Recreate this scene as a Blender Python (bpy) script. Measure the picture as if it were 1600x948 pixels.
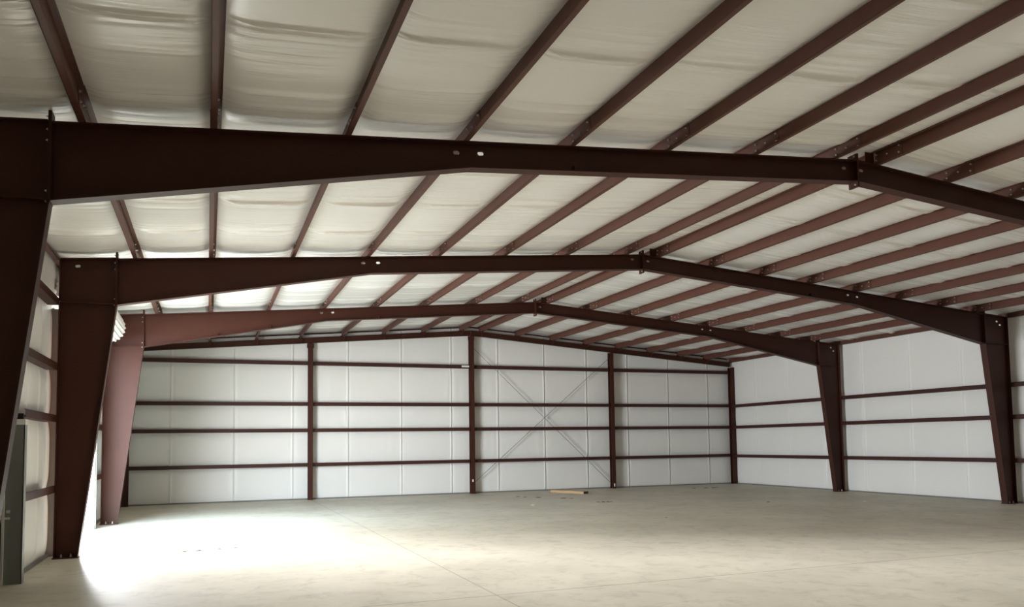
import bpy, bmesh, math, random
from mathutils import Vector, Matrix, noise

scn = bpy.context.scene
for o in list(bpy.data.objects):
    bpy.data.objects.remove(o, do_unlink=True)
COL = scn.collection

# ------------------------------------------------------------------ camera
F_PX, CX, CY = 1230.17, 799.06, 612.73
RX, RY, RZ = 0.0639, 0.0140, -0.3678
cam_d = bpy.data.cameras.new('camera')
cam_d.sensor_width = 36.0
cam_d.sensor_fit = 'HORIZONTAL'
cam_d.lens = F_PX / 1600 * 36
cam_d.shift_x = (800 - CX) / 1600
cam_d.shift_y = (CY - 474) / 1600
cam_d.clip_start = 0.05
cam_d.clip_end = 300
cam = bpy.data.objects.new('camera', cam_d)
COL.objects.link(cam)
M3 = Matrix.Rotation(RZ, 3, 'Z') @ Matrix.Rotation(RX, 3, 'X') @ Matrix.Rotation(RY, 3, 'Y')
cx_, cy_, cz_ = M3.col[0], M3.col[1], M3.col[2]
MM = Matrix((cx_, cz_, -cy_)).transposed().to_4x4()
MM.translation = Vector((-9.5084, -9.4536, 1.9281))
cam.matrix_world = MM
scn.camera = cam

# ------------------------------------------------------------------ light, exposure
SKY = 22.0
SKY_COOL = 1.6
SKY_GLOW = 15.5
TREES = 29.0
GROUND = 25.0
SHADE = 6.0
EXPOSURE = 0.54
scn.view_settings.view_transform = 'Standard'
scn.view_settings.look = 'None'
scn.view_settings.gamma = 1.0
scn.view_settings.use_curve_mapping = False
scn.view_settings.exposure = EXPOSURE
try:
    scn.cycles.max_bounces = 20
    scn.cycles.diffuse_bounces = 16
    scn.cycles.glossy_bounces = 6
    scn.cycles.use_denoising = True
    scn.cycles.caustics_reflective = False
    scn.cycles.caustics_refractive = False
    scn.cycles.sample_clamp_indirect = 12.0
except Exception:
    pass

world = bpy.data.worlds.new('daylight')
scn.world = world
world.use_nodes = True
wn, wl = world.node_tree.nodes, world.node_tree.links
wn.clear()
w_out = wn.new('ShaderNodeOutputWorld')
w_bg = wn.new('ShaderNodeBackground')
w_tc = wn.new('ShaderNodeTexCoord')
w_sep = wn.new('ShaderNodeSeparateXYZ')
wl.new(w_tc.outputs['Generated'], w_sep.inputs[0])


def w_range(sock, a, b):
    n = wn.new('ShaderNodeMapRange')
    n.interpolation_type = 'SMOOTHSTEP'
    n.inputs['From Min'].default_value = a
    n.inputs['From Max'].default_value = b
    wl.new(sock, n.inputs['Value'])
    return n.outputs[0]


def w_mix(fac, a, b):
    n = wn.new('ShaderNodeMix')
    n.data_type = 'RGBA'
    wl.new(fac, n.inputs['Factor'])
    for key, v in (('A', a), ('B', b)):
        if isinstance(v, tuple):
            n.inputs[key].default_value = (*v, 1)
        else:
            wl.new(v, n.inputs[key])
    return n.outputs['Result']


def w_col(k, c):
    return tuple(k * x for x in c)


# bright hazy sky (cooler to one side), trees and sheds along the horizon, pale sunlit ground
# beyond the shade that the building throws beside itself
side = w_range(w_sep.outputs['Y'], 0.38, 0.58)
w_sky = w_mix(w_range(w_sep.outputs['Y'], -0.45, 0.35), w_col(SKY * SKY_COOL, (0.60, 0.81, 1.0)), w_col(SKY, (0.92, 0.96, 1.0)))
w_high = w_mix(w_range(w_sep.outputs['Z'], 0.20, 0.30), w_col(TREES, (0.89, 0.96, 1.02)), w_sky)
w_haze = w_mix(w_range(w_sep.outputs['Z'], 0.17, 0.30), w_col(SKY * SKY_GLOW, (0.96, 0.97, 0.99)), w_col(SKY * 0.55, (0.90, 0.95, 1.0)))
w_low = w_mix(w_range(w_sep.outputs['Z'], 0.03, 0.10), w_col(TREES, (0.89, 0.96, 1.02)), w_haze)
w_up = w_mix(side, w_high, w_low)
w_gnd = w_mix(w_range(w_sep.outputs['Z'], -0.34, -0.18), w_col(SHADE, (0.88, 0.95, 1.0)), w_col(GROUND, (0.94, 0.97, 1.0)))
w_all = w_mix(w_range(w_sep.outputs['Z'], -0.01, 0.02), w_gnd, w_up)
wl.new(w_all, w_bg.inputs['Color'])
wl.new(w_bg.outputs[0], w_out.inputs[0])

# building dimensions
B = [0.0, 6.5568, 13.0661, 19.5262]        # frame lines; the last is the end wall
Y_BACK, Y_END = -32.0, 19.75
ZR, SL = 6.3027, 0.0803                     # rafter top at the ridge, roof slope
XO, XK, HK, XKIN, HR, XB = 12.0163, 11.1111, 0.8474, 6.4072, 0.3338, 11.6596
XW = 12.24                                  # face of the wall insulation
PH = 0.205                                  # purlin depth
DOOR_Y0, DOOR_Y1, DOOR_Z = 7.15, 11.86, 4.50


def zt(x):
    return ZR - SL * abs(x)


# daylight portal in the open doorway: only steers sampling of the sky, gives no light of its own
pl = bpy.data.lights.new('doorway_portal', 'AREA')
pl.shape = 'RECTANGLE'
pl.size = DOOR_Y1 - DOOR_Y0
pl.size_y = DOOR_Z
pl.cycles.is_portal = True
po = bpy.data.objects.new('doorway_portal', pl)
COL.objects.link(po)
po.location = (-XW - 0.04, (DOOR_Y0 + DOOR_Y1) / 2, DOOR_Z / 2)
po.rotation_euler = Vector((1, 0, 0)).to_track_quat('-Z', 'Z').to_euler()


# ------------------------------------------------------------------ materials
def new_mat(name):
    m = bpy.data.materials.new(name)
    m.use_nodes = True
    n = m.node_tree.nodes
    return m, n, m.node_tree.links, n['Principled BSDF']


def simple(name, col, rough=0.5, metal=0.0, spec=0.5, var=0.0, scale=6.0, bump=0.0):
    m, n, l, b = new_mat(name)
    b.inputs['Roughness'].default_value = rough
    b.inputs['Metallic'].default_value = metal
    b.inputs['Specular IOR Level'].default_value = spec
    tc = n.new('ShaderNodeTexCoord')
    nz = n.new('ShaderNodeTexNoise')
    nz.inputs['Scale'].default_value = scale
    nz.inputs['Detail'].default_value = 5
    l.new(tc.outputs['Object'], nz.inputs['Vector'])
    mx = n.new('ShaderNodeMix')
    mx.data_type = 'RGBA'
    mx.inputs['A'].default_value = (col[0] * (1 - var), col[1] * (1 - var), col[2] * (1 - var), 1)
    mx.inputs['B'].default_value = (min(1, col[0] * (1 + var)), min(1, col[1] * (1 + var)), min(1, col[2] * (1 + var)), 1)
    l.new(nz.outputs['Fac'], mx.inputs['Factor'])
    l.new(mx.outputs['Result'], b.inputs['Base Color'])
    if bump:
        bp = n.new('ShaderNodeBump')
        bp.inputs['Strength'].default_value = bump
        bp.inputs['Distance'].default_value = 0.01
        l.new(nz.outputs['Fac'], bp.inputs['Height'])
        l.new(bp.outputs[0], b.inputs['Normal'])
    return m


def vinyl(name, col, stretch, strength=0.35, rough=0.42):
    """White vinyl insulation facing: slight sheen, fine stretched wrinkles."""
    m, n, l, b = new_mat(name)
    b.inputs['Base Color'].default_value = (*col, 1)
    b.inputs['Roughness'].default_value = rough
    b.inputs['Specular IOR Level'].default_value = 0.5
    tc = n.new('ShaderNodeTexCoord')
    mp = n.new('ShaderNodeMapping')
    mp.inputs['Scale'].default_value = stretch
    l.new(tc.outputs['Object'], mp.inputs['Vector'])
    nz = n.new('ShaderNodeTexNoise')
    nz.inputs['Scale'].default_value = 1.0
    nz.inputs['Detail'].default_value = 4
    nz.inputs['Roughness'].default_value = 0.55
    l.new(mp.outputs[0], nz.inputs['Vector'])
    bp = n.new('ShaderNodeBump')
    bp.inputs['Strength'].default_value = strength
    bp.inputs['Distance'].default_value = 0.03
    # the wrinkles come in patches: large soft noise sets how strongly they show
    n2 = n.new('ShaderNodeTexNoise')
    n2.inputs['Scale'].default_value = 0.9
    n2.inputs['Detail'].default_value = 2
    l.new(tc.outputs['Object'], n2.inputs['Vector'])
    mr = n.new('ShaderNodeMapRange')
    mr.inputs['From Min'].default_value = 0.40
    mr.inputs['From Max'].default_value = 0.66
    mr.inputs['To Min'].default_value = strength * 0.15
    mr.inputs['To Max'].default_value = strength
    l.new(n2.outputs['Fac'], mr.inputs['Value'])
    l.new(mr.outputs[0], bp.inputs['Strength'])
    l.new(nz.outputs['Fac'], bp.inputs['Height'])
    l.new(bp.outputs[0], b.inputs['Normal'])
    return m


def concrete():
    m, n, l, b = new_mat('concrete_slab')
    tc = n.new('ShaderNodeTexCoord')
    n1 = n.new('ShaderNodeTexNoise')
    n1.inputs['Scale'].default_value = 0.45
    n1.inputs['Detail'].default_value = 7
    n1.inputs['Roughness'].default_value = 0.62
    n2 = n.new('ShaderNodeTexNoise')
    n2.inputs['Scale'].default_value = 2.6
    n2.inputs['Detail'].default_value = 8
    n2.inputs['Roughness'].default_value = 0.7
    n2.inputs['Distortion'].default_value = 0.6
    l.new(tc.outputs['Object'], n1.inputs['Vector'])
    l.new(tc.outputs['Object'], n2.inputs['Vector'])
    r1 = n.new('ShaderNodeValToRGB')
    r1.color_ramp.elements[0].position = 0.32
    r1.color_ramp.elements[0].color = (0.50, 0.455, 0.365, 1)
    r1.color_ramp.elements[1].position = 0.70
    r1.color_ramp.elements[1].color = (0.64, 0.59, 0.485, 1)
    l.new(n1.outputs['Fac'], r1.inputs[0])
    r2 = n.new('ShaderNodeValToRGB')
    r2.color_ramp.elements[0].position = 0.30
    r2.color_ramp.elements[0].color = (0.70, 0.70, 0.69, 1)
    r2.color_ramp.elements[1].position = 0.50
    r2.color_ramp.elements[1].color = (1, 1, 1, 1)
    l.new(n2.outputs['Fac'], r2.inputs[0])
    mu = n.new('ShaderNodeMix')
    mu.data_type = 'RGBA'
    mu.blend_type = 'MULTIPLY'
    mu.inputs['Factor'].default_value = 0.8
    l.new(r1.outputs[0], mu.inputs['A'])
    l.new(r2.outputs[0], mu.inputs['B'])
    # saw-cut joints
    sp = n.new('ShaderNodeSeparateXYZ')
    l.new(tc.outputs['Object'], sp.inputs[0])

    def line(axis, pos, w):
        a = n.new('ShaderNodeMath'); a.operation = 'SUBTRACT'; a.inputs[1].default_value = pos
        l.new(sp.outputs[axis], a.inputs[0])
        c = n.new('ShaderNodeMath'); c.operation = 'ABSOLUTE'
        l.new(a.outputs[0], c.inputs[0])
        d = n.new('ShaderNodeMath'); d.operation = 'LESS_THAN'; d.inputs[1].default_value = w
        l.new(c.outputs[0], d.inputs[0])
        return d
    j1, j2, j3 = line('Y', 0.09, 0.011), line('X', -6.07, 0.007), line('X', 6.07, 0.006)
    s1 = n.new('ShaderNodeMath'); s1.operation = 'MAXIMUM'
    l.new(j1.outputs[0], s1.inputs[0]); l.new(j2.outputs[0], s1.inputs[1])
    s2 = n.new('ShaderNodeMath'); s2.operation = 'MAXIMUM'
    l.new(s1.outputs[0], s2.inputs[0]); l.new(j3.outputs[0], s2.inputs[1])
    jm = n.new('ShaderNodeMix'); jm.data_type = 'RGBA'
    jm.inputs['B'].default_value = (0.16, 0.14, 0.115, 1)
    s3 = n.new('ShaderNodeMath'); s3.operation = 'MULTIPLY'; s3.inputs[1].default_value = 0.75
    l.new(s2.outputs[0], s3.inputs[0])
    l.new(s3.outputs[0], jm.inputs['Factor'])
    l.new(mu.outputs['Result'], jm.inputs['A'])
    l.new(jm.outputs['Result'], b.inputs['Base Color'])
    b.inputs['Roughness'].default_value = 0.55
    b.inputs['Specular IOR Level'].default_value = 0.35
    bp = n.new('ShaderNodeBump')
    bp.inputs['Strength'].default_value = 0.12
    bp.inputs['Distance'].default_value = 0.01
    l.new(n2.outputs['Fac'], bp.inputs['Height'])
    l.new(bp.outputs[0], b.inputs['Normal'])
    return m


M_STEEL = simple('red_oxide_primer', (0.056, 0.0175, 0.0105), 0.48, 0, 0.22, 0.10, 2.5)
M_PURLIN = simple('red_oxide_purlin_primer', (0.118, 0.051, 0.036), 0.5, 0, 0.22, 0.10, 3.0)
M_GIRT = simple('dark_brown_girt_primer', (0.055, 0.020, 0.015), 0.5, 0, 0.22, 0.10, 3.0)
M_ZINC = simple('zinc_bolt', (0.62, 0.60, 0.57), 0.4, 0.5, 0.5, 0.05)
M_ROOF = vinyl('vinyl_roof_facing', (0.90, 0.89, 0.86), (0.6, 9.0, 1.0), 0.75, 0.24)
M_WALL = vinyl('vinyl_wall_facing', (0.82, 0.81, 0.78), (3.2, 3.2, 0.8), 0.30, 0.42)
M_FLOOR = concrete()
M_GALV = simple('grey_painted_steel', (0.24, 0.25, 0.23), 0.5, 0.0, 0.5, 0.05)
M_WHITE = simple('white_painted_steel', (0.82, 0.82, 0.78), 0.4, 0.0, 0.5, 0.04)
M_DARK = simple('dark_metal_and_gap_shade', (0.014, 0.012, 0.011), 0.8, 0.0, 0.15, 0.05)  # dark door leaf, also the shade painted in the gap above the header
M_TRIM = simple('brown_trim', (0.07, 0.045, 0.035), 0.5, 0.0, 0.4, 0.05)
M_BASE = simple('grey_base_trim', (0.20, 0.19, 0.17), 0.6, 0.0, 0.3, 0.08)
M_WOOD = simple('sawn_pine', (0.52, 0.35, 0.20), 0.7, 0, 0.3, 0.18, 14)
M_WOODEND = simple('dark_board_end', (0.10, 0.065, 0.045), 0.8, 0, 0.2, 0.15, 20)
M_CHIP = simple('brown_chip', (0.16, 0.09, 0.05), 0.8, 0, 0.2, 0.2, 20)
M_PAPER = simple('pale_scrap', (0.80, 0.72, 0.42), 0.7, 0, 0.3, 0.05)
M_WPAPER = simple('white_scrap', (0.85, 0.84, 0.80), 0.7, 0, 0.3, 0.03)
M_CABLE = simple('galvanised_cable', (0.30, 0.29, 0.27), 0.5, 0.3, 0.4, 0.05)


# ------------------------------------------------------------------ mesh helpers
def bx(bm, x0, x1, y0, y1, z0, z1):
    v = [bm.verts.new(p) for p in ((x0, y0, z0), (x1, y0, z0), (x1, y1, z0), (x0, y1, z0),
                                   (x0, y0, z1), (x1, y0, z1), (x1, y1, z1), (x0, y1, z1))]
    for f in ((3, 2, 1, 0), (4, 5, 6, 7), (0, 1, 5, 4), (1, 2, 6, 5), (2, 3, 7, 6), (3, 0, 4, 7)):
        bm.faces.new([v[i] for i in f])


def extrude_xz(bm, poly, y0, y1):
    a = [bm.verts.new((x, y0, z)) for x, z in poly]
    b = [bm.verts.new((x, y1, z)) for x, z in poly]
    n = len(poly)
    bm.faces.new(a)
    bm.faces.new(b[::-1])
    for i in range(n):
        j = (i + 1) % n
        bm.faces.new((a[i], b[i], b[j], a[j]))


def plate_xz(bm, poly, y0, y1, holes=()):
    """Thin plate in the XZ plane with real slots cut through it."""
    loops = [list(poly)]
    for hx, hz, hw, hh, ang in holes:
        ring = []
        for k in range(12):
            t = 2 * math.pi * k / 12
            px = (hw - hh) / 2 * (1 if math.cos(t) >= 0 else -1) + hh / 2 * math.cos(t)
            pz = hh / 2 * math.sin(t)
            ring.append((hx + px * math.cos(ang) - pz * math.sin(ang), hz + px * math.sin(ang) + pz * math.cos(ang)))
        loops.append(ring)
    sides = []
    for y in (y0, y1):
        edges, rings = [], []
        for lp in loops:
            vs = [bm.verts.new((x, y, z)) for x, z in lp]
            rings.append(vs)
            for i in range(len(vs)):
                edges.append(bm.edges.new((vs[i], vs[(i + 1) % len(vs)])))
        bmesh.ops.triangle_fill(bm, use_beauty=True, edges=edges)
        sides.append(rings)
    for ra, rb in zip(*sides):
        for i in range(len(ra)):
            j = (i + 1) % len(ra)
            bm.faces.new((ra[i], rb[i], rb[j], ra[j]))


def strip(bm, p, q, t, y0, y1, side=1):
    """Flange: a plate of thickness t on one side of the line p-q (XZ), width y0..y1."""
    d = Vector((q[0] - p[0], q[1] - p[1])).normalized()
    nx, nz = -d.y * t * side, d.x * t * side
    extrude_xz(bm, [p, q, (q[0] + nx, q[1] + nz), (p[0] + nx, p[1] + nz)], y0, y1)


def tube(bm, p, q, r, seg=8):
    p, q = Vector(p), Vector(q)
    rot = (q - p).to_track_quat('Z', 'Y').to_matrix()
    a, b = [], []
    for k in range(seg):
        t = 2 * math.pi * k / seg
        o = rot @ Vector((r * math.cos(t), r * math.sin(t), 0))
        a.append(bm.verts.new(p + o)); b.append(bm.verts.new(q + o))
    for k in range(seg):
        j = (k + 1) % seg
        bm.faces.new((a[k], a[j], b[j], b[k]))
    bm.faces.new(a[::-1]); bm.faces.new(b)


def mesh_of(name, bm, mat, smooth=False):
    bmesh.ops.recalc_face_normals(bm, faces=bm.faces[:])
    me = bpy.data.meshes.new(name)
    bm.to_mesh(me)
    bm.free()
    me.materials.append(mat)
    if smooth:
        for p in me.polygons:
            p.use_smooth = True
    return me


def link(name, me, parent=None, loc=(0, 0, 0), rot=(0, 0, 0)):
    o = bpy.data.objects.new(name, me)
    COL.objects.link(o)
    o.location = loc
    o.rotation_euler = rot
    if parent:
        o.parent = parent
    return o


def obj(name, bm, mat, parent=None, loc=(0, 0, 0), rot=(0, 0, 0), smooth=False):
    return link(name, mesh_of(name, bm, mat, smooth), parent, loc, rot)


def tag(o, label, cat, group=None):
    o['label'] = label
    o['category'] = cat
    if group:
        o['group'] = group
    return o


def empty(name, label, cat, loc, group=None):
    return tag(link(name, None, None, loc), label, cat, group)


def struct(o, label=None, cat=None):
    o['kind'] = 'structure'
    if label:
        o['label'] = label
    if cat:
        o['category'] = cat
    return o


def bolt_mesh(r=0.014, h=0.015, seg=6):
    bm = bmesh.new()
    tube(bm, (0, 0, 0), (0, 0, h), r, seg)
    tube(bm, (0, 0, h), (0, 0, h * 1.7), r * 0.5, 6)
    return mesh_of('bolt', bm, M_ZINC)


BOLT = bolt_mesh()
ANCHOR = bolt_mesh(0.016, 0.035)

# ------------------------------------------------------------------ structure: floor
bm = bmesh.new()
bx(bm, -12.9, 12.9, Y_BACK - 0.5, Y_END + 0.5, -0.25, 0)
struct(obj('floor', bm, M_FLOOR), 'bare tan concrete slab with saw cut joints', 'floor')

# ------------------------------------------------------------------ structure: roof blanket
PX = [0.40, 1.92, 3.43, 4.93, 6.43, 7.93, 9.45, 10.78]
XS_P = sorted([-x for x in PX] + PX)
bounds = [-12.30] + XS_P + [12.30]
rng = random.Random(4)
laps = []
y = -13.0
while y < Y_END:
    laps.append(y)
    y += 1.83
laps = [l - 0.05 - 0.21 for l in laps]
creases = {}
for gi in range(len(bounds) - 1):
    cl = []
    for ly in laps:                                   # double lap line where two rolls meet
        d = rng.uniform(-0.06, 0.06)
        cl.append((ly + d, rng.uniform(0.028, 0.042), 0.021, rng.uniform(-0.02, 0.02)))
        cl.append((ly + d + rng.uniform(0.08, 0.13), rng.uniform(0.012, 0.024), 0.018, rng.uniform(-0.02, 0.02)))
        for _ in range(rng.randint(5, 8)):            # soft wrinkles
            cl.append((ly + rng.gauss(0, 0.36), rng.uniform(0.004, 0.014), rng.uniform(0.025, 0.07), rng.uniform(-0.07, 0.07)))
    creases[gi] = cl
bm = bmesh.new()
YL = [Y_BACK + i * 0.5 for i in range(int((-6.0 - Y_BACK) / 0.5))]
YL += [-6.0 + 0.5 * i / 10 for i in range(20)] + [-5.0 + 0.022 * i for i in range(0, 546)]
YL += [7.012 + (Y_END - 7.012) * i / 280 for i in range(281)]
NY = len(YL) - 1
TS = [0, 0.035, 0.08, 0.13, 0.19, 0.27, 0.38, 0.5, 0.62, 0.73, 0.81, 0.87, 0.92, 0.965]
cols = []
for gi in range(len(bounds) - 1):
    for t in TS:
        cols.append((gi, t))
cols.append((len(bounds) - 2, 1.0))
ridge_gap = XS_P.index(-0.40) + 1
grid = []
for gi, t in cols:
    x0, x1 = bounds[gi], bounds[gi + 1]
    x = x0 + (x1 - x0) * t
    w = min(1.0, (x1 - x0) / 1.5)
    e = min(t, 1 - t) * (x1 - x0)                     # distance to the nearest purlin
    sag = 0.060 * w * (1 - math.exp(-(e / 0.13) ** 1.6)) + 0.032 * w * math.sin(math.pi * t)
    row = []
    # only creases near each y matter
    cl = creases[gi]
    amp = min(1.0, e / 0.30)
    for iy in range(NY + 1):
        yy = YL[iy]
        z = 0.0
        lift = 1 - 0.72 * min(1.0, max(0.0, (yy - 18.3) / 1.1))   # drawn up tight over the end wall
        for c, h, wd, sk in cl:
            d = yy - (c + sk * (t - 0.5) - 0.10 * math.sin(math.pi * t) * 0.6)
            if -0.25 < d < 0.25:
                z -= h * math.exp(-(d / wd) ** 2)
        z += 0.012 * noise.noise((x * 0.5 + gi * 7.3, yy * 1.6, 1.7))
        row.append(bm.verts.new((x, yy, zt(x) + PH + 0.012 - sag * lift + z * amp * lift)))
    grid.append(row)
for a, b in zip(grid[:-1], grid[1:]):
    for i in range(NY):
        bm.faces.new((a[i], a[i + 1], b[i + 1], b[i]))
ceil_me = mesh_of('ceiling', bm, M_ROOF, True)
struct(link('ceiling', ceil_me), 'white vinyl faced roof insulation sagging between purlins', 'ceiling')
bm = bmesh.new()                                       # roof sheeting above the blanket keeps daylight out
extrude_xz(bm, [(-12.9, zt(12.9) + PH + 0.10), (0, ZR + PH + 0.10), (12.9, zt(12.9) + PH + 0.10),
                (12.9, zt(12.9) + PH + 0.16), (0, ZR + PH + 0.16), (-12.9, zt(12.9) + PH + 0.16)], Y_BACK - 0.5, Y_END + 0.5)
struct(obj('trim_1', bm, M_WHITE), 'metal roof sheeting above the insulation', 'roof')


# ------------------------------------------------------------------ structure: wall blankets
def wall_mesh(name, axis, pos, sgn, lo, hi, top, girts, seams, seed, holes=(), mat=M_WALL):
    """Blanket on a plane; bulges inward between girts, welted seams with soft wrinkles. sgn: direction of inward."""
    r = random.Random(seed)
    us = set([lo, hi])
    u = hi
    while u > lo:
        us.add(round(u, 4))
        u -= 0.10 if u > -4 or axis == 'y' else 0.8
    for s in seams:
        for d in (-0.09, -0.05, -0.025, 0, 0.025, 0.05, 0.09):
            if lo < s + d < hi:
                us.add(round(s + d, 4))
    for h in holes:
        us.add(h[0]); us.add(h[1])
    us = sorted(us)
    wr = []
    zl = [0.0] + girts + [9.0]
    for s in seams:
        for _ in range(7):
            wr.append((s + r.gauss(0, 0.25), r.uniform(0.004, 0.015), r.uniform(0.02, 0.04), r.randrange(len(zl) - 1), r.uniform(-0.08, 0.08)))
    bm = bmesh.new()
    NZ = 72
    g = []
    for u in us:
        zt_ = top(u)
        col = []
        for k in range(NZ + 1):
            # rows follow real height so that the door edge can be cut
            z = zt_ * k / NZ
            i = max(j for j in range(len(zl) - 1) if zl[j] <= z + 1e-6)
            za, zb = zl[i], min(zl[i + 1], zt_ + 0.3)
            t = min(1, max(0, (z - za) / max(0.05, zb - za)))
            e = min(z - za, zb - z)
            bul = 0.040 * (1 - math.exp(-(max(0, e) / 0.14) ** 1.3))
            d = 0.0
            for s in seams:
                if abs(u - s) < 0.12:
                    d += 0.024 * math.exp(-((u - s) / 0.022) ** 2) - 0.014 * math.exp(-((u - s - 0.05) / 0.03) ** 2)
            for s, h, w, ii, sk in wr:
                if ii == i and abs(u - s) < 0.2:
                    d += h * math.exp(-((u - s - sk * (t - 0.5)) / w) ** 2) * math.sin(math.pi * min(1, t))
            d += 0.010 * noise.noise((u * 0.9, z * 0.7, seed * 3.1))
            p = pos + sgn * (bul + d * min(1, max(0, e) / 0.08))
            col.append(bm.verts.new((u, p, z) if axis == 'y' else (p, u, z)))
        g.append(col)
    for a in range(len(us) - 1):
        for k in range(NZ):
            um, zm = (us[a] + us[a + 1]) / 2, top(us[a]) * (k + 0.5) / NZ
            if any(h[0] < um < h[1] and zm < h[2] for h in holes):
                continue
            bm.faces.new((g[a][k], g[a][k + 1], g[a + 1][k + 1], g[a + 1][k]))
    return link(name, mesh_of(name, bm, mat, True))


ztop = lambda x: zt(x) + PH - 0.01
GZ_END = [1.245, 2.475, 3.42, 4.89]
GZ_SIDE = [1.22, 2.47, 3.40]
END_SEAMS = [-10.70, -8.70, -6.70, -4.73, -2.74, -0.78, 1.14, 3.13, 5.03, 6.95, 8.93, 10.95]
struct(wall_mesh('wall_far', 'y', Y_END, -1, -XW - 0.05, XW + 0.05, ztop, GZ_END, END_SEAMS, 11),
       'white insulated end wall crossed by brown girts', 'wall')
side_top = lambda u: zt(XW) + PH - 0.02
struct(wall_mesh('wall_right', 'x', XW, -1, Y_BACK, Y_END, side_top, GZ_SIDE,
                 [18.0, 16.01, 14.06, 12.11, 10.10, 8.14, 6.1, 4.1, 2.1, 0.1, -1.9, -3.9, -5.9, -7.9, -9.9], 12),
       'white insulated wall on the right behind brown columns', 'wall')
struct(wall_mesh('wall_left', 'x', -XW, 1, Y_BACK, Y_END, side_top, GZ_SIDE + [4.57],
                 [18.0, 16.0, 14.0, 12.6, 5.9, 5.0, 1.0, -1.0, -3.0, -5.0], 13, holes=((DOOR_Y0, DOOR_Y1, DOOR_Z), (2.0, 3.85, 2.30))),
       'white insulated wall on the left with the open doorway', 'wall')
bm = bmesh.new()
bx(bm, -12.6, 12.6, Y_BACK - 0.12, Y_BACK, 0, ZR + PH)
struct(obj('wall_near', bm, M_WALL), 'white wall behind the viewer', 'wall')
# metal siding behind the blankets (keeps the daylight out except at the doorway)
bm = bmesh.new()
bx(bm, -12.6, 12.6, Y_END + 0.06, Y_END + 0.12, 0, ZR + PH + 0.05)
struct(obj('trim_2', bm, M_WHITE), 'metal siding outside the end wall', 'siding')
bm = bmesh.new()
bx(bm, XW + 0.06, XW + 0.12, Y_BACK, Y_END + 0.1, 0, zt(XW) + PH + 0.12)
struct(obj('trim_3', bm, M_WHITE), 'metal siding outside the right wall', 'siding')
bm = bmesh.new()
zs = zt(XW) + PH + 0.12
bx(bm, -XW - 0.12, -XW - 0.06, Y_BACK, DOOR_Y0, 0, zs)
bx(bm, -XW - 0.12, -XW - 0.06, DOOR_Y1, Y_END + 0.1, 0, zs)
bx(bm, -XW - 0.12, -XW - 0.06, DOOR_Y0, DOOR_Y1, DOOR_Z, zs)
struct(obj('trim_4', bm, M_WHITE), 'metal siding outside the left wall', 'siding')
# base angles
bm = bmesh.new()
bx(bm, -12.2, 12.2, Y_END - 0.07, Y_END - 0.02, 0, 0.045)
struct(obj('baseboard_far', bm, M_BASE), 'grey base angle along the end wall', 'trim')
bm = bmesh.new()
bx(bm, XW - 0.07, XW - 0.02, Y_BACK, Y_END - 0.1, 0, 0.045)
struct(obj('baseboard_right', bm, M_BASE), 'grey base angle along the right wall', 'trim')
bm = bmesh.new()
bx(bm, -XW + 0.02, -XW + 0.07, 4.02, DOOR_Y0 - 0.12, 0, 0.045)
bx(bm, -XW + 0.02, -XW + 0.07, DOOR_Y1 + 0.12, Y_END - 0.1, 0, 0.045)
struct(obj('baseboard_left', bm, M_BASE), 'grey base angle along the left wall', 'trim')
# rake angle where the roof meets the end wall
bm = bmesh.new()
for s in (-1, 1):
    extrude_xz(bm, [(0, zt(0) + 0.135), (s * 12.0, zt(12.0) + 0.135), (s * 12.0, zt(12.0) + 0.18), (0, zt(0) + 0.18)], Y_END - 0.10, Y_END - 0.05)
struct(obj('trim_5', bm, M_GIRT), 'brown rake angle where the roof meets the end wall', 'trim')

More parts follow.
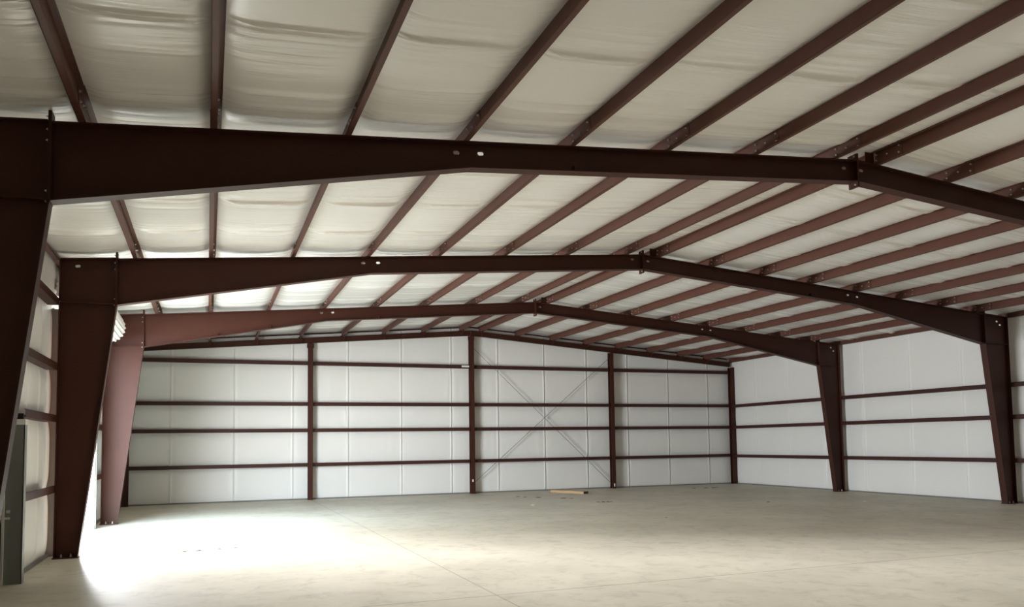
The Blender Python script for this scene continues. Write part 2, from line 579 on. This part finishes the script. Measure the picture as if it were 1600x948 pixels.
# ------------------------------------------------------------------ rigid frames
FW, FT, WT = 0.095, 0.014, 0.010       # half flange width, flange and web thickness
SLOTS = {
    0: {-1: [(6.58, .13), (6.25, .13), (0.20, .115)], 1: [(0.15, .12), (6.25, .12), (6.55, .12)]},
    1: {-1: [(11.75, .12), (6.57, .115), (6.26, .115), (0.25, .10)], 1: [(0.17, .12), (6.22, .11), (6.53, .12), (11.70, .14), (11.82, .23)]},
    2: {-1: [(6.24, .11), (6.56, .11)], 1: [(0.17, .12), (6.17, .11), (6.50, .11), (11.71, .13), (11.82, .24)]},
}
FRAME_LABEL = ['nearest tapered steel frame spanning the hall, almost black against the roof',
               'middle tapered steel frame, dark brown, standing between two other frames',
               'farthest tapered steel frame, its left column reddish beside the bright open doorway']
FRAME_LOC = ['nearest', 'middle', 'farthest']
zkb = zt(XK) - HK
for fi in range(3):
    Y = B[fi]
    fr = empty('rigid_frame', FRAME_LABEL[fi], 'steel frame', (0, Y, 0), 'steel frames across the hall')
    for s in (-1, 1):
        slot = SLOTS[fi][s]
        ang = -s * SL
        # --- column with its knee panel
        bm = bmesh.new()
        hol = [(s * x, zt(x) - d, 0.085, 0.05, ang) for x, d in slot if x > XK]
        plate_xz(bm, [(s * XB, 0.02), (s * XO, 0.02), (s * XO, zt(XO)), (s * XK, zt(XK)), (s * XK, zkb)], -WT / 2, WT / 2, hol)
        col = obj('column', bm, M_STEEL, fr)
        bm = bmesh.new()
        strip(bm, (s * XB, 0.02), (s * XK, zkb), FT, -FW, FW, s)
        obj('inner_flange', bm, M_STEEL, col)
        bm = bmesh.new()
        bx(bm, min(s * XO, s * (XO + FT)), max(s * XO, s * (XO + FT)), -FW, FW, 0.02, zt(XO))
        obj('outer_flange', bm, M_STEEL, col)
        bm = bmesh.new()
        strip(bm, (s * (XK + 0.02), zt(XK)), (s * XO, zt(XO)), FT, -FW, FW, s)
        obj('cap_plate', bm, M_STEEL, col)
        bm = bmesh.new()
        bx(bm, min(s * XK, s * XO), max(s * XK, s * XO), -FW, FW, zkb - 0.006, zkb + 0.008)
        obj('stiffener', bm, M_STEEL, col)
        bm = bmesh.new()
        bx(bm, min(s * (XB - 0.03), s * (XO + 0.03)), max(s * (XB - 0.03), s * (XO + 0.03)), -0.11, 0.11, 0, 0.02)
        obj('base_plate', bm, M_STEEL, col)
        for ax in (XB + 0.10, XB + 0.25):
            for sy in (-1, 1):
                link('anchor_bolt', ANCHOR, col, (s * ax, sy * 0.055, 0.02))
        bm = bmesh.new()
        bx(bm, min(s * XK, s * (XK + 0.016)), max(s * XK, s * (XK + 0.016)), -FW, FW, zkb - 0.03, zt(XK) + 0.115)
        obj('end_plate', bm, M_STEEL, col)
        # --- rafter half
        bm = bmesh.new()
        hol = [(s * x, zt(x) - d, 0.085, 0.05, ang) for x, d in slot if x < XK]
        plate_xz(bm, [(s * (XK - 0.016), zt(XK)), (s * 0.016, zt(0)), (s * 0.016, zt(0) - HR), (s * XKIN, zt(XKIN) - HR), (s * (XK - 0.016), zkb)], -WT / 2, WT / 2, hol)
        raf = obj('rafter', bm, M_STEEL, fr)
        bm = bmesh.new()
        strip(bm, (s * (XK - 0.016), zt(XK)), (s * 0.016, zt(0)), FT, -FW, FW, s)
        obj('top_flange', bm, M_STEEL, raf)
        bm = bmesh.new()
        strip(bm, (s * (XK - 0.016), zkb), (s * XKIN, zt(XKIN) - HR), FT, -FW, FW, s)
        strip(bm, (s * XKIN, zt(XKIN) - HR), (s * 0.016, zt(0) - HR), FT, -FW, FW, s)
        obj('bottom_flange', bm, M_STEEL, raf)
        bm = bmesh.new()
        bx(bm, min(s * (XK - 0.016), s * (XK - 0.001)), max(s * (XK - 0.016), s * (XK - 0.001)), -FW, FW, zkb - 0.03, zt(XK) + 0.115)
        obj('end_plate', bm, M_STEEL, raf)
        bm = bmesh.new()
        bx(bm, min(s * 0.001, s * 0.016), max(s * 0.001, s * 0.016), -FW, FW, zt(0) - HR - 0.10, zt(0) + 0.10)
        obj('ridge_plate', bm, M_STEEL, raf)
        # bolts through the knee and ridge plates
        for zz in (zt(XK) + 0.06, zt(XK) - 0.08, zt(XK) - 0.20, zkb + 0.10, zkb - 0.015):
            link('bolt', BOLT, col, (s * (XK + 0.016), -0.05, zz), (0, s * math.pi / 2, 0))
        for zz in (zt(0) + 0.06, zt(0) - HR - 0.06):
            link('bolt', BOLT, raf, (s * 0.016, -0.05, zz), (0, s * math.pi / 2, 0))
        # small clips for flange braces on the lower flange
        for cxp in ((9.3, 7.93, 4.93) if fi == 2 else (4.93,)):
            zl = (zkb + (zt(XKIN) - HR - zkb) * (XK - cxp) / (XK - XKIN)) if cxp > XKIN else zt(cxp) - HR
            bm = bmesh.new()
            bx(bm, s * cxp - 0.006, s * cxp + 0.006, -0.08, -WT / 2, zl + 0.014, zl + 0.075)
            obj('brace_clip', bm, M_STEEL, raf)

# upright purlin clips on each frame beside the ridge
for fr in [o for o in COL.objects if o.name.startswith('rigid_frame')]:
    bm = bmesh.new()
    bx(bm, 0.20, 0.375, -0.055, -0.045, zt(0.3) + 0.012, zt(0.3) + 0.185)
    bx(bm, 0.20, 0.375, -0.055, 0.03, zt(0.3) + 0.012, zt(0.3) + 0.024)
    obj('purlin_clip', bm, M_STEEL, fr)

# ------------------------------------------------------------------ purlins
ORD = ['first', 'second', 'third', 'fourth', 'fifth', 'sixth', 'seventh', 'eighth']
BAY_Y = [(-7.2, B[0]), (B[0], B[1]), (B[1], B[2]), (B[2], Y_END - 0.06)]
BAY_TXT = ['in front of the nearest frame', 'between nearest and middle frames', 'between middle and farthest frames', 'between farthest frame and end wall']
LAP = 0.58


def purlin_mesh(side, length):
    """Z section, top flange uphill, bottom flange downhill; local Y along its length, z=0 on the rafter."""
    t, f, lip = 0.006, 0.066, 0.022
    up = -side
    bm = bmesh.new()

    def b2(x0, x1, z0, z1):
        bx(bm, min(x0, x1), max(x0, x1), -length / 2, length / 2, z0, z1)
    b2(-t / 2, t / 2, 0, PH)
    b2(0, -up * f, 0, t)
    b2(-up * (f - t), -up * f, 0, lip)
    b2(0, up * f, PH - t, PH)
    b2(up * (f - t), up * f, PH - lip, PH)
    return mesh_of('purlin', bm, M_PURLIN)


for bi, (ya, yb) in enumerate(BAY_Y):
    y0 = ya - (LAP if bi > 0 else 0)
    y1 = yb + (LAP if bi < 3 else 0)
    for side in (-1, 1):
        me = purlin_mesh(side, y1 - y0)
        for k, x in enumerate(PX):
            xx = side * x - 0.0068 * bi * (1 if side * x > -9.46 else -1)
            o = link('purlin', me, None, (xx, (y0 + y1) / 2, zt(x) + 0.0004 * bi), (0, side * math.atan(SL), 0))
            tag(o, 'brown roof purlin, %s %s of the ridge, %s' % (ORD[k], 'left' if side < 0 else 'right', BAY_TXT[bi]),
                'purlin', 'roof purlins ' + BAY_TXT[bi])
            # lap bolts on the web face seen from the hall
            if bi < 3:
                fc = -1 if x * side > -9.4 else 1
                for dy, hz in ((-0.53, 0.045), (-0.53, 0.155), (-0.30, 0.10), (-0.09, 0.06), (-0.09, 0.15), (0.53, 0.045), (0.53, 0.155)):
                    link('bolt', BOLT, o, (fc * (0.004 if dy > 0 else 0.011), (yb + dy) - (y0 + y1) / 2, hz), (0, fc * math.pi / 2, 0))
# eave struts
for bi, (ya, yb) in enumerate(BAY_Y):
    for side in (-1, 1):
        L = yb - ya - 0.02
        bm = bmesh.new()
        t = 0.006
        for (xa, xb, za, zb) in ((0.09, 0.09 + t, 0, 0.19), (0, 0.09, 0, t), (0, 0.09, 0.19 - t, 0.19), (0, t, 0, 0.025), (0, t, 0.165, 0.19)):
            bx(bm, min(side * xa, side * xb), max(side * xa, side * xb), -L / 2, L / 2, za, zb)
        o = obj('eave_strut', bm, M_PURLIN, None, (side * 12.06, (ya + yb) / 2, zt(12.06) + 0.005))
        tag(o, 'brown eave strut along the top of the %s wall, %s' % ('left' if side < 0 else 'right', BAY_TXT[bi]), 'eave strut', 'eave struts')


# ------------------------------------------------------------------ girts
def girt_mesh(axis, length, sgn, depth=0.185, hgt=0.125):
    """Girt lying flat; the lipped inner flange faces the hall (direction sgn)."""
    t = 0.006
    bm = bmesh.new()

    def b3(a0, a1, z0, z1):
        a0, a1 = min(a0, a1), max(a0, a1)
        if axis == 'y':      # runs along X, depth in Y
            bx(bm, -length / 2, length / 2, a0, a1, z0, z1)
        else:
            bx(bm, a0, a1, -length / 2, length / 2, z0, z1)
    b3(0, -sgn * t, -hgt / 2, hgt / 2)
    b3(0, -sgn * depth, -hgt / 2, -hgt / 2 + t)
    b3(-sgn * (depth - t), -sgn * depth, -hgt / 2, -hgt / 2 + 0.07)
    b3(0, -sgn * 0.025, hgt / 2 - t, hgt / 2)
    return mesh_of('girt', bm, M_GIRT)


ROWT = ['lowest', 'second lowest', 'third lowest', 'highest']
CXS = [-12.0, -6.096, 0.0, 6.096, 12.10]
EB = ['left corner and first post', 'first and middle posts', 'middle and third posts', 'third post and right corner']
for bi in range(4):
    xa, xb = CXS[bi] + 0.08, CXS[bi + 1] - 0.08
    if bi == 0:
        xa = -12.02
    me = girt_mesh('y', xb - xa, -1)
    for ri, z in enumerate(GZ_END):
        o = link('girt', me, None, ((xa + xb) / 2, Y_END - 0.235, z))
        tag(o, '%s brown girt on the end wall, between %s' % (ROWT[ri], EB[bi]), 'girt', 'girts on the end wall')
SB = ['beside the viewer', 'between nearest and middle frames', 'between middle and farthest frames', 'between farthest frame and end wall']
for bi, (ya, yb) in enumerate(BAY_Y):
    if bi == 0:
        continue
    y0, y1 = ya + 0.006, (yb - 0.006 if bi < 3 else Y_END - 0.25)
    me = girt_mesh('x', y1 - y0, -1)
    for ri, z in enumerate(GZ_SIDE):
        o = link('girt', me, None, (12.034, (y0 + y1) / 2, z))
        tag(o, '%s brown girt on the right wall, %s' % (['lowest', 'middle', 'highest'][ri], SB[bi]), 'girt', 'girts on the right wall')
for (y0, y1, rows, txt) in ((4.02, B[1] - 0.006, (0, 1, 2, 3), 'before the middle frame'),
                            (DOOR_Y1 + 0.12, B[2] - 0.006, (0, 1, 2), 'just past the open doorway'),
                            (B[2] + 0.006, Y_END - 0.25, (0, 1, 2), 'in the far corner bay')):
    me = girt_mesh('x', y1 - y0, 1)
    for ri in rows:
        z = (GZ_SIDE + [4.57])[ri]
        o = link('girt', me, None, (-12.034, (y0 + y1) / 2, z))
        tag(o, '%s brown girt on the left wall, %s' % (['lowest', 'second lowest', 'third lowest', 'topmost'][ri], txt), 'girt', 'girts on the left wall')

# ------------------------------------------------------------------ end wall posts, rafters, bracing
POSTS = [(-12.06, 'brown corner post at the left end of the end wall', 0.20),
         (-6.096, 'brown end wall post left of the middle post', 0.16),
         (0.0, 'brown end wall post under the ridge', 0.16),
         (6.096, 'brown end wall post right of the middle post', 0.16),
         (12.10, 'brown corner post where end wall meets right wall', 0.20)]
for px_, lab, w in POSTS:
    t = 0.012
    ztp = zt(px_) - 0.215
    e = empty('end_wall_post', lab, 'post', (px_, Y_END - 0.24, 0), 'end wall posts')
    bm = bmesh.new()
    bx(bm, -t / 2, t / 2, -0.11 + t, 0.11 - t, 0.015, ztp)
    bx(bm, -w / 2, w / 2, -0.11, -0.11 + t, 0.015, ztp)
    bx(bm, -w / 2, w / 2, 0.11 - t, 0.11, 0.015, ztp)
    obj('shaft', bm, M_STEEL, e)
    bm = bmesh.new()
    bx(bm, -w / 2 - 0.02, w / 2 + 0.02, -0.12, 0.12, 0, 0.015)
    obj('base_plate', bm, M_STEEL, e)
    if abs(px_) < 7:
        for sx in (-1, 1):
            bm = bmesh.new()
            bx(bm, sx * 0.10 - 0.02, sx * 0.10 + 0.02, -0.03, 0.03, ztp - 0.16, ztp)
            obj('gusset', bm, M_STEEL, e)
for px_, z, sx, txt in ((-0.10, 4.935, 0.30, 'pale sticker strip on the girt beside the ridge post'),):
    bm = bmesh.new()
    bx(bm, -sx / 2, sx / 2, -0.006, 0, -0.035, 0.035)
    o = obj('sticker', bm, M_WPAPER, None, (-0.24, Y_END - 0.237, 4.90))
    tag(o, txt, 'sticker')
for (x, z, w, h, txt) in ((-0.02, 0.50, 0.05, 0.10, 'white sticker low on the post under the ridge'),
                          (6.10, 0.14, 0.05, 0.13, 'white sticker at the foot of the post right of the middle post')):
    bm = bmesh.new()
    bx(bm, -w / 2, w / 2, -0.004, 0, -h / 2, h / 2)
    tag(obj('sticker', bm, M_WPAPER, None, (x, Y_END - 0.3505, z)), txt, 'sticker')

for s in (-1, 1):
    L0 = [(s * 0.004, zt(0) - 0.0), (s * 12.05, zt(12.05) - 0.0)]
    e = empty('end_rafter', 'brown rafter along the top of the end wall, %s of the ridge' % ('left' if s < 0 else 'right'), 'rafter', (0, Y_END - 0.24, 0), 'end wall rafters')
    bm = bmesh.new()
    extrude_xz(bm, [(s * 0.004, zt(0) - 0.01), (s * 12.05, zt(12.05) - 0.01), (s * 12.05, zt(12.05) - 0.185), (s * 0.004, zt(0) - 0.185)], -0.005, 0.005)
    obj('web', bm, M_STEEL, e)
    for nm, d in (('top_flange', 0.012), ('bottom_flange', 0.196)):
        bm = bmesh.new()
        extrude_xz(bm, [(s * 0.004, zt(0) - d), (s * 12.05, zt(12.05) - d), (s * 12.05, zt(12.05) - d + 0.011), (s * 0.004, zt(0) - d + 0.011)], -0.07, 0.07)
        obj(nm, bm, M_STEEL, e)
    for k, x in enumerate(PX):                         # sloping braces from each purlin end to the rafter
        bm = bmesh.new()
        za, zb = zt(x) + 0.02, zt(x) - 0.19
        v = [(-0.02, -0.32, za), (0.02, -0.32, za), (0.02, -0.08, zb), (-0.02, -0.08, zb)]
        a = [bm.verts.new((s * x + p[0], p[1], p[2])) for p in v]
        b = [bm.verts.new((s * x + p[0], p[1] - 0.004, p[2] - 0.006)) for p in v]
        bm.faces.new(a); bm.faces.new(b[::-1])
        for i in range(4):
            bm.faces.new((a[i], b[i], b[(i + 1) % 4], a[(i + 1) % 4]))
        obj('flange_brace', bm, M_STEEL, e)
for (xa, za, xb, zb, txt) in ((0.10, 5.62, 6.00, 0.22, 'thin brace cable falling from the ridge post towards the right'),
                              (0.10, 0.42, 6.00, 5.35, 'thin brace cable rising from the foot of the ridge post towards the right')):
    bm = bmesh.new()
    yo = Y_END - 0.215 if za > zb else Y_END - 0.195
    tube(bm, (xa, yo, za), (xb, yo, zb), 0.011, 8)
    tag(obj('brace_cable', bm, M_CABLE), txt, 'cable', 'crossed brace cables on the end wall')

# ------------------------------------------------------------------ roll-up door in the left wall
d1 = struct(link('door_1', None, None, (-XW, (DOOR_Y0 + DOOR_Y1) / 2, 0)), 'open roll-up door with its white curtain coiled above the doorway', 'door')
yc = (DOOR_Y0 + DOOR_Y1) / 2
bm = bmesh.new()
NS, R0 = 176, 0.36
rings = []
for yy in (DOOR_Y0 - 0.05 - yc, 12.10 - yc):
    ring = []
    for k in range(NS):
        t = 2 * math.pi * k / NS
        r = R0 + 0.018 * math.cos(t * 22)
        ring.append(bm.verts.new((XW - 11.82 + r * math.cos(t), yy, 4.90 + r * math.sin(t))))
    rings.append(ring)
for k in range(NS):
    j = (k + 1) % NS
    bm.faces.new((rings[0][k], rings[0][j], rings[1][j], rings[1][k]))
bm.faces.new(rings[0][::-1]); bm.faces.new(rings[1])
obj('curtain_coil', bm, M_WHITE, d1)
for yy in (DOOR_Y0 - 0.06, DOOR_Y1):
    bm = bmesh.new()
    bx(bm, 0.0, 0.17, yy - yc, yy + 0.05 - yc, 0, DOOR_Z)
    bx(bm, 0.17, 0.20, yy - yc - 0.02, yy + 0.07 - yc, 0, DOOR_Z + 0.2)
    obj('guide_rail', bm, M_WHITE, d1)
    bm = bmesh.new()
    a, b = (yy - 0.14, yy - 0.01) if yy < yc else (yy + 0.06, yy + 0.12)
    bx(bm, -0.02, 0.23, a - yc, b - yc, 0, DOOR_Z)
    obj('jamb', bm, M_GALV, d1)
bm = bmesh.new()
bx(bm, -0.02, 0.03, DOOR_Y0 - yc, DOOR_Y1 - yc, DOOR_Z - 0.05, DOOR_Z + 0.05)
obj('header', bm, M_GALV, d1)

# ------------------------------------------------------------------ walk door beside the nearest column
d2 = struct(link('door_2', None, None, (-12.1, 3.8, 0)), 'grey framed side door beside the nearest column on the left', 'door')
bm = bmesh.new()
bx(bm, -0.14, 0.10, 0.0, 0.012, 0, 2.29)
bx(bm, 0.088, 0.10, 0.0, 0.16, 0, 2.29)
bx(bm, -0.14, -0.128, 0.0, 0.16, 0, 2.29)
obj('jamb', bm, M_GALV, d2)
bm = bmesh.new()
bx(bm, -0.16, 0.11, -0.03, 0.17, 2.29, 2.37)
bx(bm, -0.16, -0.10, -0.05, -0.03, 2.25, 2.37)
obj('header', bm, M_WHITE, d2)
bm = bmesh.new()
bx(bm, -0.06, 0.08, -0.03, 0.02, 2.372, 2.455)
obj('gap_shade', bm, M_DARK, d2)  # near-black box stands in for the shaded gap between header and girt
bm = bmesh.new()
bx(bm, -0.155, -0.128, -0.05, -0.002, 0, 2.28)
bx(bm, -0.19, -0.155, -0.028, -0.002, 0, 2.28)
obj('stop_strip', bm, M_WHITE, d2)
bm = bmesh.new()
bx(bm, -0.20, -0.16, -1.75, -0.03, 0.01, 2.26)
obj('door_leaf', bm, M_DARK, d2)
bm = bmesh.new()
bx(bm, -0.10, -0.06, -0.035, -0.005, 1.02, 1.06)
bx(bm, -0.13, -0.06, -0.035, -0.005, 0.93, 0.96)
obj('latch', bm, M_WHITE, d2)

# ------------------------------------------------------------------ things on the floor
w = empty('wooden_board', 'short pale wooden plank lying on the slab before the end wall', 'board', (3.25, 17.75, 0))
bm = bmesh.new()
bx(bm, -0.13, 0.13, -0.85, 0.85, 0, 0.09)
bmesh.ops.bevel(bm, geom=bm.edges[:], offset=0.006, segments=1, affect='EDGES')
obj('plank', bm, M_WOOD, w)
w.rotation_euler = (0, 0, math.radians(22))
bm = bmesh.new()
bx(bm, -0.127, 0.127, -0.858, -0.851, 0.003, 0.087)
obj('sawn_end', bm, M_WOODEND, w)  # one end face of the plank in a darker brown


def chip(name, x, y, r, mat, label, cat, group=None, seed=0, flat=0.25):
    rr = random.Random(seed)
    bm = bmesh.new()
    bmesh.ops.create_icosphere(bm, subdivisions=2, radius=r)
    for v in bm.verts:
        k = 1 + 0.45 * noise.noise((v.co.x / r * 1.3 + seed, v.co.y / r * 1.3, v.co.z / r * 1.3))
        v.co = Vector((v.co.x * k * 1.5, v.co.y * k, max(0, v.co.z * k * flat)))
    o = obj(name, bm, mat, None, (x, y, 0), (0, 0, rr.uniform(0, 3)))
    return tag(o, label, cat, group)


chip('scrap', -0.15, 13.11, 0.055, M_PAPER, 'pale yellow scrap on the slab left of the plank', 'scrap', None, 1, 0.4)
chip('scrap', 9.14, 9.2, 0.03, M_WPAPER, 'small white scrap on the slab before the right wall', 'scrap', None, 2, 0.5)
for i, (x, y, r) in enumerate(((2.15, 13.2, .05), (2.28, 13.12, .07), (2.42, 13.05, .06), (2.55, 13.1, .035))):
    chip('wood_chip', x, y, r, M_CHIP, 'brown wood chip in the small cluster right of the plank', 'wood chip', 'brown chips right of the plank', 10 + i)
for i, (x, y, r) in enumerate(((0.85, 16.9, .05), (0.98, 16.55, .06), (1.3, 16.1, .07), (1.9, 15.3, .07), (2.1, 15.1, .05))):
    chip('wood_chip', x, y, r, M_CHIP, 'brown wood chip in the loose row left of the plank', 'wood chip', 'brown chips left of the plank', 20 + i)
for i, (x, y, r) in enumerate(((8.7, 17.6, .06), (9.2, 17.5, .07), (9.5, 17.4, .08), (9.8, 17.6, .05))):
    chip('wood_chip', x, y, r, M_CHIP, 'brown wood chip on the slab near the right corner', 'wood chip', 'brown chips near the right corner', 30 + i)
for i, (x, y, r) in enumerate(((-9.9, 6.5, .04), (-9.66, 6.52, .05), (-9.3, 6.6, .04), (-9.0, 6.62, .03))):
    chip('dirt_clod', x, y, r, M_CHIP, 'small dirt clod at the edge of the bright daylight patch', 'dirt clod', 'dirt clods by the daylight patch', 40 + i, 0.3)
for i, (x, y, r, t) in enumerate(((1.25, 7.78, .035, 'small dark chip on the open slab right of centre'), (6.58, 10.48, .05, 'dark chip on the slab towards the right columns'),
                                  (11.55, 6.2, .03, 'tiny chip beside the foot of the middle right column'))):
    chip('wood_chip', x, y, r, M_CHIP, t, 'wood chip', None, 50 + i)
